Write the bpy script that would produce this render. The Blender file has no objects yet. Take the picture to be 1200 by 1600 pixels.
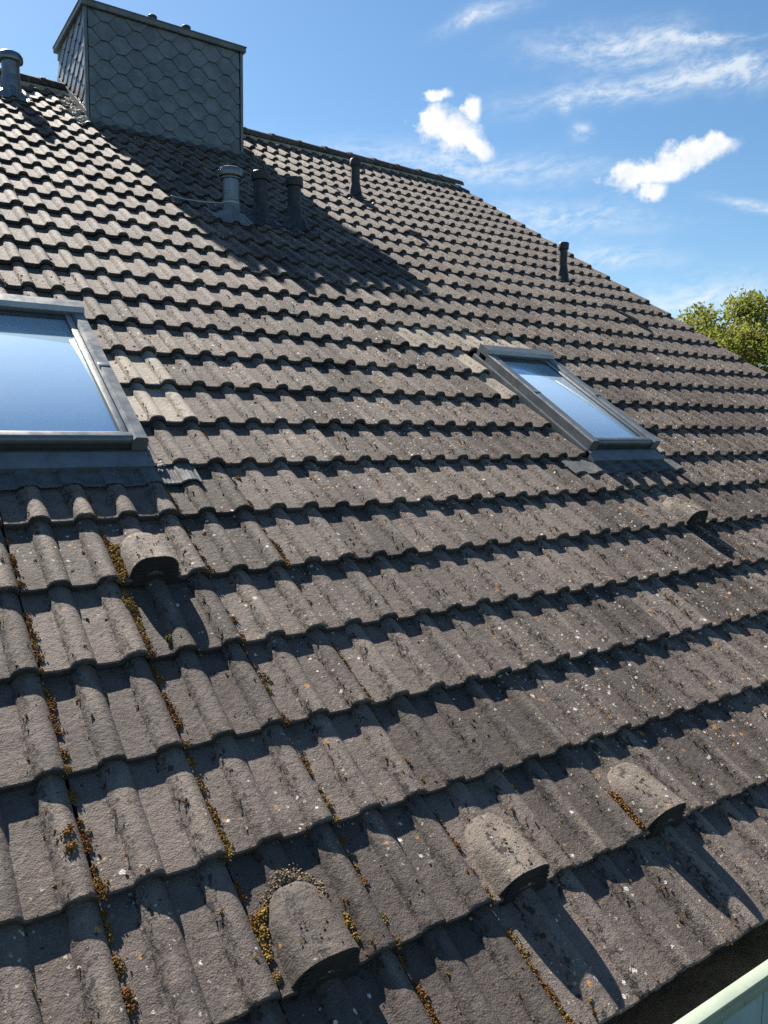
import bpy, bmesh, math, random
import numpy as np
from mathutils import Vector, Matrix, noise as mnoise
random.seed(7)
rng = np.random.default_rng(7)
SC = bpy.context.scene
COL = SC.collection
R_ = math.radians

# ------------------------------------------------------------------ camera
PITCH = R_(31.0)
EAVE = 3.0                       # eave line height above the lawn
G = 0.3361                       # course gauge
K = 0.300                        # tile cover width
CP, SP = math.cos(PITCH), math.sin(PITCH)
def rw(u, v, n=0.0):             # roof frame (along eave, up slope, normal) -> world
    return Vector((u, v * CP - n * SP, EAVE + v * SP + n * CP))
def rd(u, v, n):
    return Vector((u, v * CP - n * SP, v * SP + n * CP))
CAM_R = ((0.82686, -0.47398, 0.30273), (-0.05126, -0.59955, -0.79870), (0.56006, 0.64490, -0.52004))
CAM_C = (-0.39317, -0.21280, 1.74847)
FPX = 1212.9
cam = bpy.data.cameras.new('camera'); camo = bpy.data.objects.new('camera', cam); COL.objects.link(camo)
ax = rd(*CAM_R[0]); ay = -rd(*CAM_R[1]); az = -rd(*CAM_R[2]); cl = rw(*CAM_C)
camo.matrix_world = Matrix(((ax.x, ay.x, az.x, cl.x), (ax.y, ay.y, az.y, cl.y), (ax.z, ay.z, az.z, cl.z), (0, 0, 0, 1)))
cam.sensor_fit = 'VERTICAL'; cam.sensor_height = 24.0; cam.lens = FPX / 1600 * 24.0
cam.clip_start = 0.05; cam.clip_end = 3000
SC.camera = camo
SC.render.resolution_x, SC.render.resolution_y = 768, 1024

# ------------------------------------------------------------------ world, sun, exposure
SUN_EL, SUN_AZ = R_(43.8), R_(-5.5)           # azimuth from +Y towards +X
SKY_STRENGTH = 0.05
wld = bpy.data.worlds.new('World'); SC.world = wld; wld.use_nodes = True
class NT:
    """tiny node-tree helper"""
    def __init__(s, tree): s.t = tree; s.n = tree.nodes; s.l = tree.links
    def new(s, typ, **kw):
        nd = s.n.new(typ)
        for k, v in kw.items(): setattr(nd, k, v)
        return nd
    def put(s, sock, v):
        if hasattr(v, 'is_output'): s.l.new(v, sock)
        elif v is not None: sock.default_value = v
    def m(s, op, a, b=None, c=None, clamp=False):
        nd = s.new('ShaderNodeMath', operation=op, use_clamp=clamp)
        for i, v in enumerate((a, b, c)):
            if v is not None: s.put(nd.inputs[i], v)
        return nd.outputs[0]
    def vm(s, op, a, b=None, out=0):
        nd = s.new('ShaderNodeVectorMath', operation=op)
        s.put(nd.inputs[0], a)
        if b is not None: s.put(nd.inputs[1], b)
        return nd.outputs['Value'] if op in ('DOT_PRODUCT', 'LENGTH') else nd.outputs[0]
    def comb(s, x, y, z):
        nd = s.new('ShaderNodeCombineXYZ')
        for i, v in enumerate((x, y, z)): s.put(nd.inputs[i], v)
        return nd.outputs[0]
    def noise(s, vec, scale, detail=4, rough=.55, dist=0.0, col=False):
        nd = s.new('ShaderNodeTexNoise'); s.put(nd.inputs['Vector'], vec)
        nd.inputs['Scale'].default_value = scale; nd.inputs['Detail'].default_value = detail
        nd.inputs['Roughness'].default_value = rough; nd.inputs['Distortion'].default_value = dist
        return nd.outputs['Color'] if col else nd.outputs['Fac']
    def step(s, v, lo, hi, a=0.0, b=1.0):
        nd = s.new('ShaderNodeMapRange', interpolation_type='SMOOTHSTEP'); s.put(nd.inputs['Value'], v)
        nd.inputs['From Min'].default_value = lo; nd.inputs['From Max'].default_value = hi
        nd.inputs['To Min'].default_value = a; nd.inputs['To Max'].default_value = b
        return nd.outputs[0]
    def mix(s, f, a, b, blend='MIX'):
        nd = s.new('ShaderNodeMix', data_type='RGBA', blend_type=blend)
        s.put(nd.inputs[0], f); s.put(nd.inputs[6], a); s.put(nd.inputs[7], b)
        return nd.outputs[2]
def rgb(r, g, b): return (r, g, b, 1.0)

CUM = [[25.317, -3.478, -15.878, -6.467, -49.921, 21.383], [88.482, -25.739, -52.455, -15.204, -62.734, 33.517], [53.017, 10.473, -38.686, 15.312, -140.267, 42.945], [48.068, -24.688, -25.97, -28.538, -68.46, 42.555], [53.304, 1.394, -35.445, -0.35, -63.519, 22.696], [24.719, 9.8, -26.708, 12.503, -58.186, 5.699], [31.128, 10.513, -31.833, 9.66, -55.744, 7.412], [32.443, 10.937, -31.977, 13.049, -71.437, 9.054], [58.433, 3.247, -54.222, -5.127, -74.358, 24.749], [61.93, 4.026, -61.931, -8.134, -79.201, 32.713]]
CIR = [[126.68, -34.808, -88.657, -25.191, -90.209, 52.951], [11.179, 1.571, -10.305, -1.701, -56.17, 24.88], [19.488, 6.999, -17.028, 20.239, -127.077, 43.097], [7.369, 1.75, -7.144, 4.024, -79.834, 26.592], [17.51, -0.511, -17.078, -13.382, -65.621, 38.209], [5.787, -0.294, -3.884, -4.431, -60.831, 21.688], [9.362, -0.133, -7.503, -4.919, -58.985, 18.416], [16.771, -0.403, -14.461, -9.226, -87.072, 25.414], [11.961, 1.911, -11.893, 3.101, -46.055, 3.825], [25.381, -0.497, -26.058, -31.003, -170.983, 74.425], [61.2, 2.931, -51.608, -6.489, -109.975, 42.43], [16.556, 2.128, -16.676, -13.717, -173.475, 84.739]]
def build_world():
    t = NT(wld.node_tree); t.n.clear()
    out = t.new('ShaderNodeOutputWorld'); bg = t.new('ShaderNodeBackground')
    sky = t.new('ShaderNodeTexSky', sky_type='NISHITA', sun_disc=False, sun_elevation=SUN_EL, sun_rotation=SUN_AZ)
    sky.altitude = 0; sky.air_density = 1.0; sky.dust_density = .25; sky.ozone_density = 3.0
    d = t.new('ShaderNodeTexCoord').outputs['Generated']
    sp = t.new('ShaderNodeSeparateXYZ'); t.put(sp.inputs[0], d)
    a = t.m('ARCTAN2', sp.outputs[0], sp.outputs[1]); e = t.m('ARCSINE', sp.outputs[2])
    base = t.comb(a, e, 1.0)
    hs = t.new('ShaderNodeHueSaturation'); hs.inputs['Saturation'].default_value = 1.13; hs.inputs['Hue'].default_value = .494
    t.put(hs.inputs['Color'], sky.outputs[0])
    blue = hs.outputs[0]
    def field(p, ells, soft):
        acc = None
        for m in ells:
            x = t.vm('DOT_PRODUCT', p, (m[0], m[1], m[2])); y = t.vm('DOT_PRODUCT', p, (m[3], m[4], m[5]))
            r = t.vm('LENGTH', t.comb(x, y, 0.0))
            v = t.m('SUBTRACT', 1.0, r) if not soft else t.m('EXPONENT', t.m('MULTIPLY', t.m('MULTIPLY', r, r), -1.1))
            acc = v if acc is None else (t.m('MAXIMUM', acc, v) if not soft else t.m('ADD', acc, v))
        return acc
    # thin streaky high cloud, a faint scatter of it over the whole sky
    ps = t.vm('ADD', base, t.vm('MULTIPLY', t.vm('SUBTRACT', t.noise(base, 9, 2, .5, col=True), (.5, .5, .5)), (.07, .035, 0)))
    rot = t.comb(t.vm('DOT_PRODUCT', ps, (1, .15, 0)), t.vm('DOT_PRODUCT', ps, (-.12, 1, 0)), 0.0)
    st = t.noise(t.vm('MULTIPLY', rot, (7, 34, 1)), 1.4, 6, .66)
    broad = t.m('MULTIPLY', t.step(t.noise(t.vm('MULTIPLY', base, (1, 2.5, 1)), 2.3, 2), .58, .8, 0, .14), t.step(st, .36, .72))
    hi = rgb(6.5, 6.9, 7.2)
    out_bg = t.new('ShaderNodeBackground'); out_bg.inputs[1].default_value = SKY_STRENGTH
    t.put(out_bg.inputs[0], t.mix(broad, blue, hi))
    # the quarter of the sky that holds the denser cloud
    st2 = t.noise(t.vm('MULTIPLY', rot, (30, 62, 1)), 1.6, 6, .66)
    fm = field(ps, CIR, True)
    cirr = t.m('MULTIPLY', fm, t.step(t.m('ADD', t.m('MULTIPLY', st, .42), t.m('MULTIPLY', st2, .58)), .33, .70))
    cirr = t.m('MINIMUM', t.m('ADD', t.m('MULTIPLY', cirr, .85), broad), .70)
    w = t.noise(base, 24, 4, .62, col=True)
    pc = t.vm('ADD', base, t.vm('MULTIPLY', t.vm('SUBTRACT', w, (.5, .5, .5)), (.036, .030, 0)))
    fc = field(pc, CUM, False)
    n1 = t.noise(base, 48, 8, .64)
    cum = t.step(t.m('ADD', t.m('ADD', fc, .12), t.m('MULTIPLY', t.m('SUBTRACT', n1, .52), 1.7)), -.20, .58)
    n2 = t.noise(base, 38, 4, .6)
    cw = t.mix(t.step(n2, .34, .66), rgb(6.3, 6.6, 6.9), rgb(7.7, 7.7, 7.6))
    c2 = t.mix(cum, t.mix(cirr, blue, hi), cw)
    t.put(bg.inputs[0], c2); bg.inputs[1].default_value = SKY_STRENGTH
    inside = t.m('MULTIPLY', t.m('LESS_THAN', t.m('ABSOLUTE', t.m('SUBTRACT', a, .82)), .75), t.m('LESS_THAN', t.m('ABSOLUTE', t.m('SUBTRACT', e, .33)), .37))
    mx = t.new('ShaderNodeMixShader'); t.put(mx.inputs[0], inside)
    t.l.new(out_bg.outputs[0], mx.inputs[1]); t.l.new(bg.outputs[0], mx.inputs[2])
    t.l.new(mx.outputs[0], out.inputs[0])
build_world()
sl = bpy.data.lights.new('sun', 'SUN'); sl.energy = 5.0; sl.angle = R_(0.53); sl.color = (1.0, .935, .83)
so = bpy.data.objects.new('sun', sl); COL.objects.link(so); so.location = (0, 30, 40)
tosun = Vector((math.sin(SUN_AZ) * math.cos(SUN_EL), math.cos(SUN_AZ) * math.cos(SUN_EL), math.sin(SUN_EL)))
so.rotation_euler = (tosun).to_track_quat('Z', 'Y').to_euler()
SC.view_settings.view_transform = 'Standard'; SC.view_settings.look = 'None'; SC.view_settings.gamma = 1.0
SC.view_settings.use_curve_mapping = False
SC.view_settings.exposure = 1.52
SC.render.engine = 'CYCLES'
SC.cycles.max_bounces = 6; SC.cycles.diffuse_bounces = 3; SC.cycles.glossy_bounces = 4
SC.cycles.use_denoising = False

# ------------------------------------------------------------------ materials
def mat(name):
    m = bpy.data.materials.new(name); m.use_nodes = True
    t = NT(m.node_tree); b = t.n['Principled BSDF']
    return m, t, b
def coords(t, jitter=True):
    c = t.new('ShaderNodeTexCoord').outputs['Object']
    if jitter:
        r = t.new('ShaderNodeObjectInfo').outputs['Random']
        c = t.vm('ADD', c, t.comb(t.m('MULTIPLY', r, 37.0), t.m('MULTIPLY', r, 91.0), t.m('MULTIPLY', r, 53.0)))
    return c
def bump(t, b, pairs):
    prev = None
    for h, dist, stren in pairs:
        nd = t.new('ShaderNodeBump'); nd.inputs['Distance'].default_value = dist; nd.inputs['Strength'].default_value = stren
        t.put(nd.inputs['Height'], h)
        if prev is not None: t.put(nd.inputs['Normal'], prev)
        prev = nd.outputs[0]
    t.put(b.inputs['Normal'], prev)

def concrete(name, lo, hi, lichen=1.0, dirt=1.0, grain=1.0):
    m, t, b = mat(name)
    raw = t.new('ShaderNodeTexCoord').outputs['Object']
    oi = t.new('ShaderNodeObjectInfo').outputs['Random']
    c = coords(t)
    wp = t.new('ShaderNodeNewGeometry').outputs['Position']
    big = t.noise(wp, 1.3, 4, .6)
    mid = t.noise(c, 14, 5, .65)
    fine = t.noise(c, 190, 3, .7)
    f = t.m('ADD', t.m('MULTIPLY', mid, .55), t.m('ADD', t.m('MULTIPLY', fine, .35), t.m('MULTIPLY', big, .35)))
    f = t.m('ADD', f, t.m('MULTIPLY', t.m('SUBTRACT', oi, .5), .34))
    col = t.mix(t.step(f, .38, .92), lo, hi)
    # pale worn aggregate showing in patches
    worn = t.m('MULTIPLY', t.step(t.noise(c, 9, 4, .6), .56, .75), t.step(fine, .5, .68))
    col = t.mix(t.m('MULTIPLY', worn, .55), col, rgb(.33, .285, .225))
    # beige wear on the crests, brown crust in irregular stains
    sxr = t.new('ShaderNodeSeparateXYZ'); t.put(sxr.inputs[0], raw)
    crest = t.step(t.m('ABSOLUTE', t.m('SUBTRACT', t.m('MODULO', t.m('ADD', sxr.outputs[0], 30.0), .15), .112)), .0, .030, 1, 0)
    wear = t.m('MULTIPLY', crest, t.m('MULTIPLY', t.step(t.noise(t.vm('MULTIPLY', c, (1, .45, 1)), 7, 3, .6), .46, .68), t.step(fine, .30, .62)))
    col = t.mix(t.m('MULTIPLY', wear, .62), col, rgb(.27, .222, .175))
    stain = t.m('MULTIPLY', t.step(t.noise(c, 4.5, 5, .68), .52, .66), t.step(t.noise(c, 95, 3, .7), .36, .60))
    col = t.mix(t.m('MULTIPLY', stain, .62 * dirt, clamp=True), col, rgb(.050, .036, .028))
    # dark algae pitting gathered along the foot of each roll
    sx = t.new('ShaderNodeSeparateXYZ'); t.put(sx.inputs[0], raw)
    ph = t.m('PINGPONG', t.m('SUBTRACT', t.m('MODULO', t.m('ADD', sx.outputs[0], 30.0), .15), .082), .15)
    foot = t.step(ph, .0, .030, 1, 0)
    pit = t.step(t.noise(t.vm('MULTIPLY', c, (1, .55, 1)), 85, 4, .72), .50, .60)
    pat = t.step(t.noise(c, 6, 3), .40, .60)
    blot = t.m('MULTIPLY', t.step(t.noise(t.vm('MULTIPLY', c, (1, .55, 1)), 62, 2, .6), .575, .615), t.step(ph, .012, .026, 1, 0))
    dark = t.m('MULTIPLY', t.m('ADD', t.m('MULTIPLY', foot, 1.0), .14), t.m('MULTIPLY', pit, pat))
    col = t.mix(t.m('MULTIPLY', t.m('MAXIMUM', dark, blot), .95 * dirt, clamp=True), col, rgb(.030, .024, .022))
    # rain streaks
    stre = t.step(t.noise(t.vm('MULTIPLY', c, (1, .09, 1)), 55, 3, .6), .52, .75)
    col = t.mix(t.m('MULTIPLY', stre, .22), col, rgb(.07, .063, .058))
    # lichen: small crusts, pale and orange, thicker in patches and towards the far side
    sw = t.new('ShaderNodeSeparateXYZ'); t.put(sw.inputs[0], wp)
    area = t.m('ADD', t.step(t.noise(wp, 1.1, 3), .44, .62, .0, 1.1), t.step(sw.outputs[0], .2, 1.8, -.50, .40))
    cw = t.vm('ADD', c, t.vm('MULTIPLY', t.vm('SUBTRACT', t.noise(c, 120, 3, .6, col=True), (.5, .5, .5)), (.013, .013, .013)))
    def cells(scale, off):
        v = t.new('ShaderNodeTexVoronoi', feature='F1'); t.put(v.inputs['Vector'], t.vm('ADD', cw, (off, off * 2, off)))
        v.inputs['Scale'].default_value = scale
        s = t.new('ShaderNodeSeparateColor'); t.put(s.inputs[0], v.outputs['Color'])
        return v.outputs['Distance'], s.outputs[0], s.outputs[1]
    def spots(cl, thr_r, prob, hi=False, ar=True):
        d, c0, c1 = cl
        c0 = t.m('SUBTRACT', 1.0, c0) if hi else c0
        on = t.m('LESS_THAN', c0, t.m('MULTIPLY', area, prob) if ar else prob)
        rad = t.m('ADD', thr_r * .4, t.m('MULTIPLY', t.m('MULTIPLY', c1, c1), thr_r))
        return t.m('MULTIPLY', on, t.m('LESS_THAN', d, rad))
    ca = cells(36, 0.0); cb = cells(80, 3.1)
    lw = spots(ca, .20, .28 * lichen); lo_ = spots(ca, .23, .24 * lichen, True)
    lw2 = spots(cb, .28, .38 * lichen); sp = spots(cb, .36, .07 * dirt, True, False)
    col = t.mix(t.m('MULTIPLY', lw2, .75), col, rgb(.42, .38, .30))
    col = t.mix(t.m('MULTIPLY', lw, .9), col, rgb(.55, .53, .48))
    col = t.mix(t.m('MULTIPLY', lo_, .85), col, rgb(.40, .19, .05))
    col = t.mix(t.m('MULTIPLY', sp, .9), col, rgb(.022, .018, .015))
    t.put(b.inputs['Base Color'], col)
    b.inputs['Roughness'].default_value = .82
    b.inputs['Specular IOR Level'].default_value = .35
    g1 = t.noise(c, 235, 3, .62); g2 = t.noise(c, 62, 3, .6)
    soft = t.step(t.noise(c, 11, 3), .35, .7, .55, 1.15)
    hgt = t.m('ADD', t.m('MULTIPLY', t.m('MULTIPLY', pit, t.m('MULTIPLY', foot, pat)), -.0016), t.m('ADD', t.m('MULTIPLY', g2, .0034 * grain), t.m('MULTIPLY', t.m('MULTIPLY', soft, t.m('ADD', g1, t.m('MULTIPLY', lw, .35))), .0031 * grain)))
    bump(t, b, [(hgt, 1.0, 1.0)])
    return m
M_TILE = concrete('weathered_concrete', rgb(.064, .0505, .0445), rgb(.166, .1335, .1150))
M_CLEAN = concrete('fresh_concrete', rgb(.20, .170, .135), rgb(.34, .29, .235), .15, .5, .6)
M_HOOD = concrete('hood_concrete', rgb(.068, .056, .048), rgb(.172, .143, .120), .9, 1.4, 1.3)
M_EDGE = concrete('dark_edge_concrete', rgb(.030, .027, .025), rgb(.085, .077, .070), .3, 1.0)  # darker concrete colour for the front edge faces of the tiles
M_RIDGE = concrete('ridge_concrete', rgb(.05, .045, .042), rgb(.11, .098, .090), .4, .8)

def simple(name, colr, rough=.6, metal=0.0, var=.25, scale=12, bmp=.0008, bscale=150, spec=.5, dirtc=None, dirta=.4):
    m, t, b = mat(name); c = coords(t)
    n = t.noise(c, scale, 5, .62)
    lo = tuple(x * (1 - var) for x in colr[:3]) + (1,); hi = tuple(min(1, x * (1 + var)) for x in colr[:3]) + (1,)
    col = t.mix(t.step(n, .3, .7), lo, hi)
    if dirtc:
        d = t.m('MULTIPLY', t.step(t.noise(t.vm('MULTIPLY', c, (1, .4, .4)), scale * 2.2, 5, .7), .52, .72), dirta)
        col = t.mix(d, col, dirtc)
    t.put(b.inputs['Base Color'], col)
    b.inputs['Roughness'].default_value = rough; b.inputs['Metallic'].default_value = metal
    b.inputs['Specular IOR Level'].default_value = spec
    t.put(b.inputs['Roughness'], t.step(t.noise(c, scale * 1.7, 4), .25, .75, max(.05, rough - .1), min(1, rough + .1)))
    if bmp: bump(t, b, [(t.noise(c, bscale, 3), bmp, .6)])
    return m
M_ALU = simple('grey_aluminium', rgb(.14, .152, .163), .42, .35, .12, 8, .0003, 60, dirtc=rgb(.16, .15, .13), dirta=.35)
M_ALULT = simple('pale_aluminium', rgb(.33, .335, .325), .48, .35, .12, 10, .0003, 60, dirtc=rgb(.22, .20, .16), dirta=.5)
M_ALUDK = simple('dark_gasket', rgb(.035, .036, .038), .6, 0, .2, 20, .0004, 80)
M_LEAD = simple('leaded_apron', rgb(.070, .073, .077), .78, .0, .30, 20, .0012, 60, dirtc=rgb(.16, .155, .14), dirta=.4)
M_ZINC = simple('zinc_flashing', rgb(.14, .152, .165), .48, .3, .2, 9, .0006, 40, dirtc=rgb(.10, .10, .09), dirta=.5)
M_GALV = simple('galvanised_pipe', rgb(.16, .172, .185), .34, .6, .18, 9, .0004, 60, dirtc=rgb(.13, .12, .10), dirta=.5)
M_BLACK = simple('black_pipe', rgb(.020, .020, .022), .55, 0, .25, 15, .0005, 80, dirtc=rgb(.10, .095, .085), dirta=.35)
M_DARK = simple('dark_void', rgb(.012, .011, .010), .9, 0, .3, 20, .001, 80)
M_SLATE = simple('slate_shingle', rgb(.128, .143, .160), .48, 0, .26, 6, .0010, 90, dirtc=rgb(.19, .195, .185), dirta=.5)
M_CAP = simple('cap_metal', rgb(.13, .135, .13), .5, .3, .25, 7, .0006, 50, dirtc=rgb(.20, .19, .16), dirta=.4)
M_GREEN = simple('pale_green_paint', rgb(.245, .285, .225), .5, 0, .08, 9, .0006, 60, dirtc=rgb(.17, .20, .13), dirta=.35)
M_GREENB = simple('blue_green_boards', rgb(.25, .34, .33), .6, 0, .12, 9, .0008, 70, dirtc=rgb(.18, .23, .18), dirta=.45)
M_WALL = simple('brick_render', rgb(.42, .36, .30), .85, 0, .12, 4, .002, 60)
M_FELT = simple('roofing_felt', rgb(.025, .024, .023), .9, 0, .3, 10, .001, 60)
M_MORTAR = simple('mortar', rgb(.38, .35, .29), .9, 0, .25, 30, .002, 120)
M_GRASS = simple('lawn', rgb(.030, .045, .018), .9, 0, .35, 3, .01, 30)
M_BARK = simple('bark', rgb(.10, .075, .05), .9, 0, .3, 9, .01, 30)

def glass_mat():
    m, t, b = mat('sky_tinted_glass'); c = coords(t)
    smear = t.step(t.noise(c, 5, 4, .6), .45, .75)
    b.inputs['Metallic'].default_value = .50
    t.put(b.inputs['Base Color'], t.mix(smear, rgb(.64, .84, 1.0), rgb(.69, .86, 1.0)))  # pale blue base colour stands in for bright sky reflected in the pane
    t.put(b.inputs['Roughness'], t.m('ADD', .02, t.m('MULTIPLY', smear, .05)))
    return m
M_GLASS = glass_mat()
def moss_mat():
    m, t, b = mat('moss'); p = t.new('ShaderNodeNewGeometry').outputs['Position']
    n = t.noise(p, 9, 3); n2 = t.noise(p, 260, 3, .7)
    col = t.mix(t.step(n, .45, .68), rgb(.20, .092, .028), rgb(.29, .19, .045))
    col = t.mix(t.step(t.noise(p, 21, 2), .62, .74), col, rgb(.12, .13, .022))
    col = t.mix(t.m('MULTIPLY', t.step(n2, .35, .65, 1, 0), .6), col, rgb(.05, .028, .012))
    t.put(b.inputs['Base Color'], col); b.inputs['Roughness'].default_value = .95; b.inputs['Specular IOR Level'].default_value = .1
    bump(t, b, [(n2, .003, .8)])
    return m
M_MOSS = moss_mat()
def moss_tint(name, a, bb):
    m, t, b = mat(name); p = t.new('ShaderNodeNewGeometry').outputs['Position']
    n = t.noise(p, 120, 3, .7)
    t.put(b.inputs['Base Color'], t.mix(t.step(n, .35, .65), a, bb)); b.inputs['Roughness'].default_value = .95
    b.inputs['Specular IOR Level'].default_value = .1
    bump(t, b, [(t.noise(p, 300, 3), .003, .8)])
    return m
M_MOSSY = moss_tint('yellow_moss', rgb(.15, .088, .022), rgb(.34, .225, .065))
M_MOSSG = moss_tint('green_moss', rgb(.07, .075, .015), rgb(.19, .18, .035))
M_MOSSB = moss_tint('brown_moss', rgb(.10, .048, .016), rgb(.30, .155, .05))
M_MOSSW = moss_tint('dry_moss', rgb(.09, .055, .03), rgb(.34, .27, .19))
def debris_mat():
    m, t, b = mat('roof_grit'); p = t.new('ShaderNodeNewGeometry').outputs['Random Per Island']
    r = t.new('ShaderNodeValToRGB'); t.put(r.inputs[0], p)
    r.color_ramp.interpolation = 'CONSTANT'
    els = [(0, (.03, .022, .018)), (.5, (.07, .045, .03)), (.74, (.16, .10, .06)), (.87, (.34, .31, .27)), (.95, (.6, .58, .54))]
    r.color_ramp.elements[0].position = 0; r.color_ramp.elements[0].color = els[0][1] + (1,)
    r.color_ramp.elements[1].position = els[1][0]; r.color_ramp.elements[1].color = els[1][1] + (1,)
    for p_, c_ in els[2:]:
        e = r.color_ramp.elements.new(p_); e.color = c_ + (1,)
    t.put(b.inputs['Base Color'], r.outputs[0]); b.inputs['Roughness'].default_value = .9
    return m
M_GRIT = debris_mat()

# ------------------------------------------------------------------ object helpers
def tag(o, label=None, cat=None, group=None, kind=None):
    if label: o['label'] = label
    if cat: o['category'] = cat
    if group: o['group'] = group
    if kind: o['kind'] = kind
    return o
def link(name, data, parent=None, loc=None, rot=None):
    o = bpy.data.objects.new(name, data); COL.objects.link(o)
    if parent is not None: o.parent = parent
    if loc is not None: o.location = loc
    if rot is not None: o.rotation_euler = rot
    return o
def mesh(name, verts, faces, mats, smooth=False, fm=None):
    me = bpy.data.meshes.new(name); me.from_pydata([tuple(v) for v in verts], [], faces)
    for m in (mats if isinstance(mats, (list, tuple)) else [mats]): me.materials.append(m)
    if fm is not None: me.polygons.foreach_set('material_index', fm)
    if smooth: me.polygons.foreach_set('use_smooth', [True] * len(me.polygons))
    me.update(); return me
def bm_mesh(name, bm, m, smooth_angle=None):
    bmesh.ops.recalc_face_normals(bm, faces=bm.faces[:])
    me = bpy.data.meshes.new(name); bm.to_mesh(me); bm.free()
    me.materials.append(m)
    if smooth_angle is not None:
        me.polygons.foreach_set('use_smooth', [True] * len(me.polygons))
        me.set_sharp_from_angle(angle=R_(smooth_angle))
    return me
def box_bm(bm, x0, x1, y0, y1, z0, z1, M=None):
    vs = [bm.verts.new((x, y, z)) for x in (x0, x1) for y in (y0, y1) for z in (z0, z1)]
    for f in ((0, 1, 3, 2), (4, 6, 7, 5), (0, 4, 5, 1), (2, 3, 7, 6), (0, 2, 6, 4), (1, 5, 7, 3)): bm.faces.new([vs[i] for i in f])
    if M is not None:
        for v in vs: v.co = M @ v.co
    return vs
def box(name, b, m, parent, bev=.004, loc=None):
    bm = bmesh.new(); box_bm(bm, *b)
    if bev: bmesh.ops.bevel(bm, geom=bm.edges[:], offset=bev, segments=2, affect='EDGES', profile=.5)
    return link(name, bm_mesh(name, bm, m, 40), parent, loc)
def prism(name, prof, x0, x1, m, parent, axis='x', smooth=40, bev=0):
    """extrude a 2-D profile (list of (a,b)) along x (profile in y,z) or y (profile in x,z)"""
    bm = bmesh.new()
    A = [bm.verts.new((x0, p[0], p[1]) if axis == 'x' else (p[0], x0, p[1])) for p in prof]
    B = [bm.verts.new((x1, p[0], p[1]) if axis == 'x' else (p[0], x1, p[1])) for p in prof]
    n = len(prof)
    for i in range(n): bm.faces.new((A[i], A[(i + 1) % n], B[(i + 1) % n], B[i]))
    bm.faces.new(A[::-1]); bm.faces.new(B)
    if bev: bmesh.ops.bevel(bm, geom=bm.edges[:], offset=bev, segments=2, affect='EDGES', profile=.5)
    return link(name, bm_mesh(name, bm, m, smooth), parent)
def lathe(bm, prof, n=28, M=None):
    """prof: list of (radius, z)"""
    rings = []
    for r, z in prof:
        ring = []
        for i in range(n):
            a = 2 * math.pi * i / n; v = Vector((r * math.cos(a), r * math.sin(a), z))
            ring.append(bm.verts.new(M @ v if M is not None else v))
        rings.append(ring)
    for a, b in zip(rings, rings[1:]):
        for i in range(n): bm.faces.new((a[i], a[(i + 1) % n], b[(i + 1) % n], b[i]))
    bm.faces.new(rings[0][::-1]); bm.faces.new(rings[-1])
def lathe_obj(name, prof, m, parent, n=28, M=None, smooth=35):
    bm = bmesh.new(); lathe(bm, prof, n, M)
    return link(name, bm_mesh(name, bm, m, smooth), parent)
def tube_obj(name, pts, r, m, parent, n=8):
    bm = bmesh.new(); rings = []
    for i, p in enumerate(pts):
        p = Vector(p); d = (Vector(pts[min(i + 1, len(pts) - 1)]) - Vector(pts[max(i - 1, 0)])).normalized()
        a = d.orthogonal().normalized(); b = d.cross(a)
        rings.append([bm.verts.new(p + (a * math.cos(2 * math.pi * j / n) + b * math.sin(2 * math.pi * j / n)) * r) for j in range(n)])
    for a, b in zip(rings, rings[1:]):
        best = min(range(n), key=lambda s: (a[0].co - b[s].co).length)
        for j in range(n): bm.faces.new((a[j], a[(j + 1) % n], b[(j + 1 + best) % n], b[(j + best) % n]))
    return link(name, bm_mesh(name, bm, m, 60), parent)

# ------------------------------------------------------------------ setting
gs = 900
tag(link('ground', mesh('ground', [(-gs, -gs, 0), (gs, -gs, 0), (gs, gs, 0), (-gs, gs, 0)], [(0, 1, 2, 3)], M_GRASS)), 'green lawn around the house', 'lawn', kind='structure')

# ------------------------------------------------------------------ house
RIDGE_V = 8.05 / CP
U0, U1 = -2.4, 7.06                # verges
house = link('house', None, loc=(0, 0, 0))
tag(house, 'house with a dark concrete tiled roof, two skylights and a slate clad chimney', 'house')
ry, rz = 8.05, EAVE + RIDGE_V * SP
# walls with gables as one shell
wx0, wx1, wy0, wy1 = U0 + .25, U1 - .25, .45, 15.65
wt = EAVE + .45 * math.tan(PITCH) - .12
wv = [(wx0, wy0, 0), (wx1, wy0, 0), (wx1, wy1, 0), (wx0, wy1, 0), (wx0, wy0, wt), (wx1, wy0, wt), (wx1, wy1, wt), (wx0, wy1, wt), (wx0, ry, rz - .18), (wx1, ry, rz - .18)]
link('wall', mesh('wall', wv, [(0, 1, 5, 4), (1, 2, 6, 9, 5), (2, 3, 7, 6), (3, 0, 4, 8, 7)], M_WALL), house)
# roof: felted deck (in the roof frame: x along eave, y up slope, z normal) and the far slope
roof = link('roof', None, house, (0, 0, EAVE), (PITCH, 0, 0))
bm = bmesh.new(); box_bm(bm, U0 + .01, U1 - .02, .05, RIDGE_V, -.11, -.062)
link('roof_deck', bm_mesh('roof_deck', bm, M_FELT), roof)
far = link('far_slope', None, house, (0, 2 * ry, EAVE), (-PITCH, 0, 0))
bm = bmesh.new(); box_bm(bm, U0, U1, -RIDGE_V, -.05, -.11, -.02)
far.data = None
COL.objects.unlink(far); bpy.data.objects.remove(far)
link('far_slope', bm_mesh('far_slope', bm, M_RIDGE), house, (0, 2 * ry, EAVE), (-PITCH, 0, 0))

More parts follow.
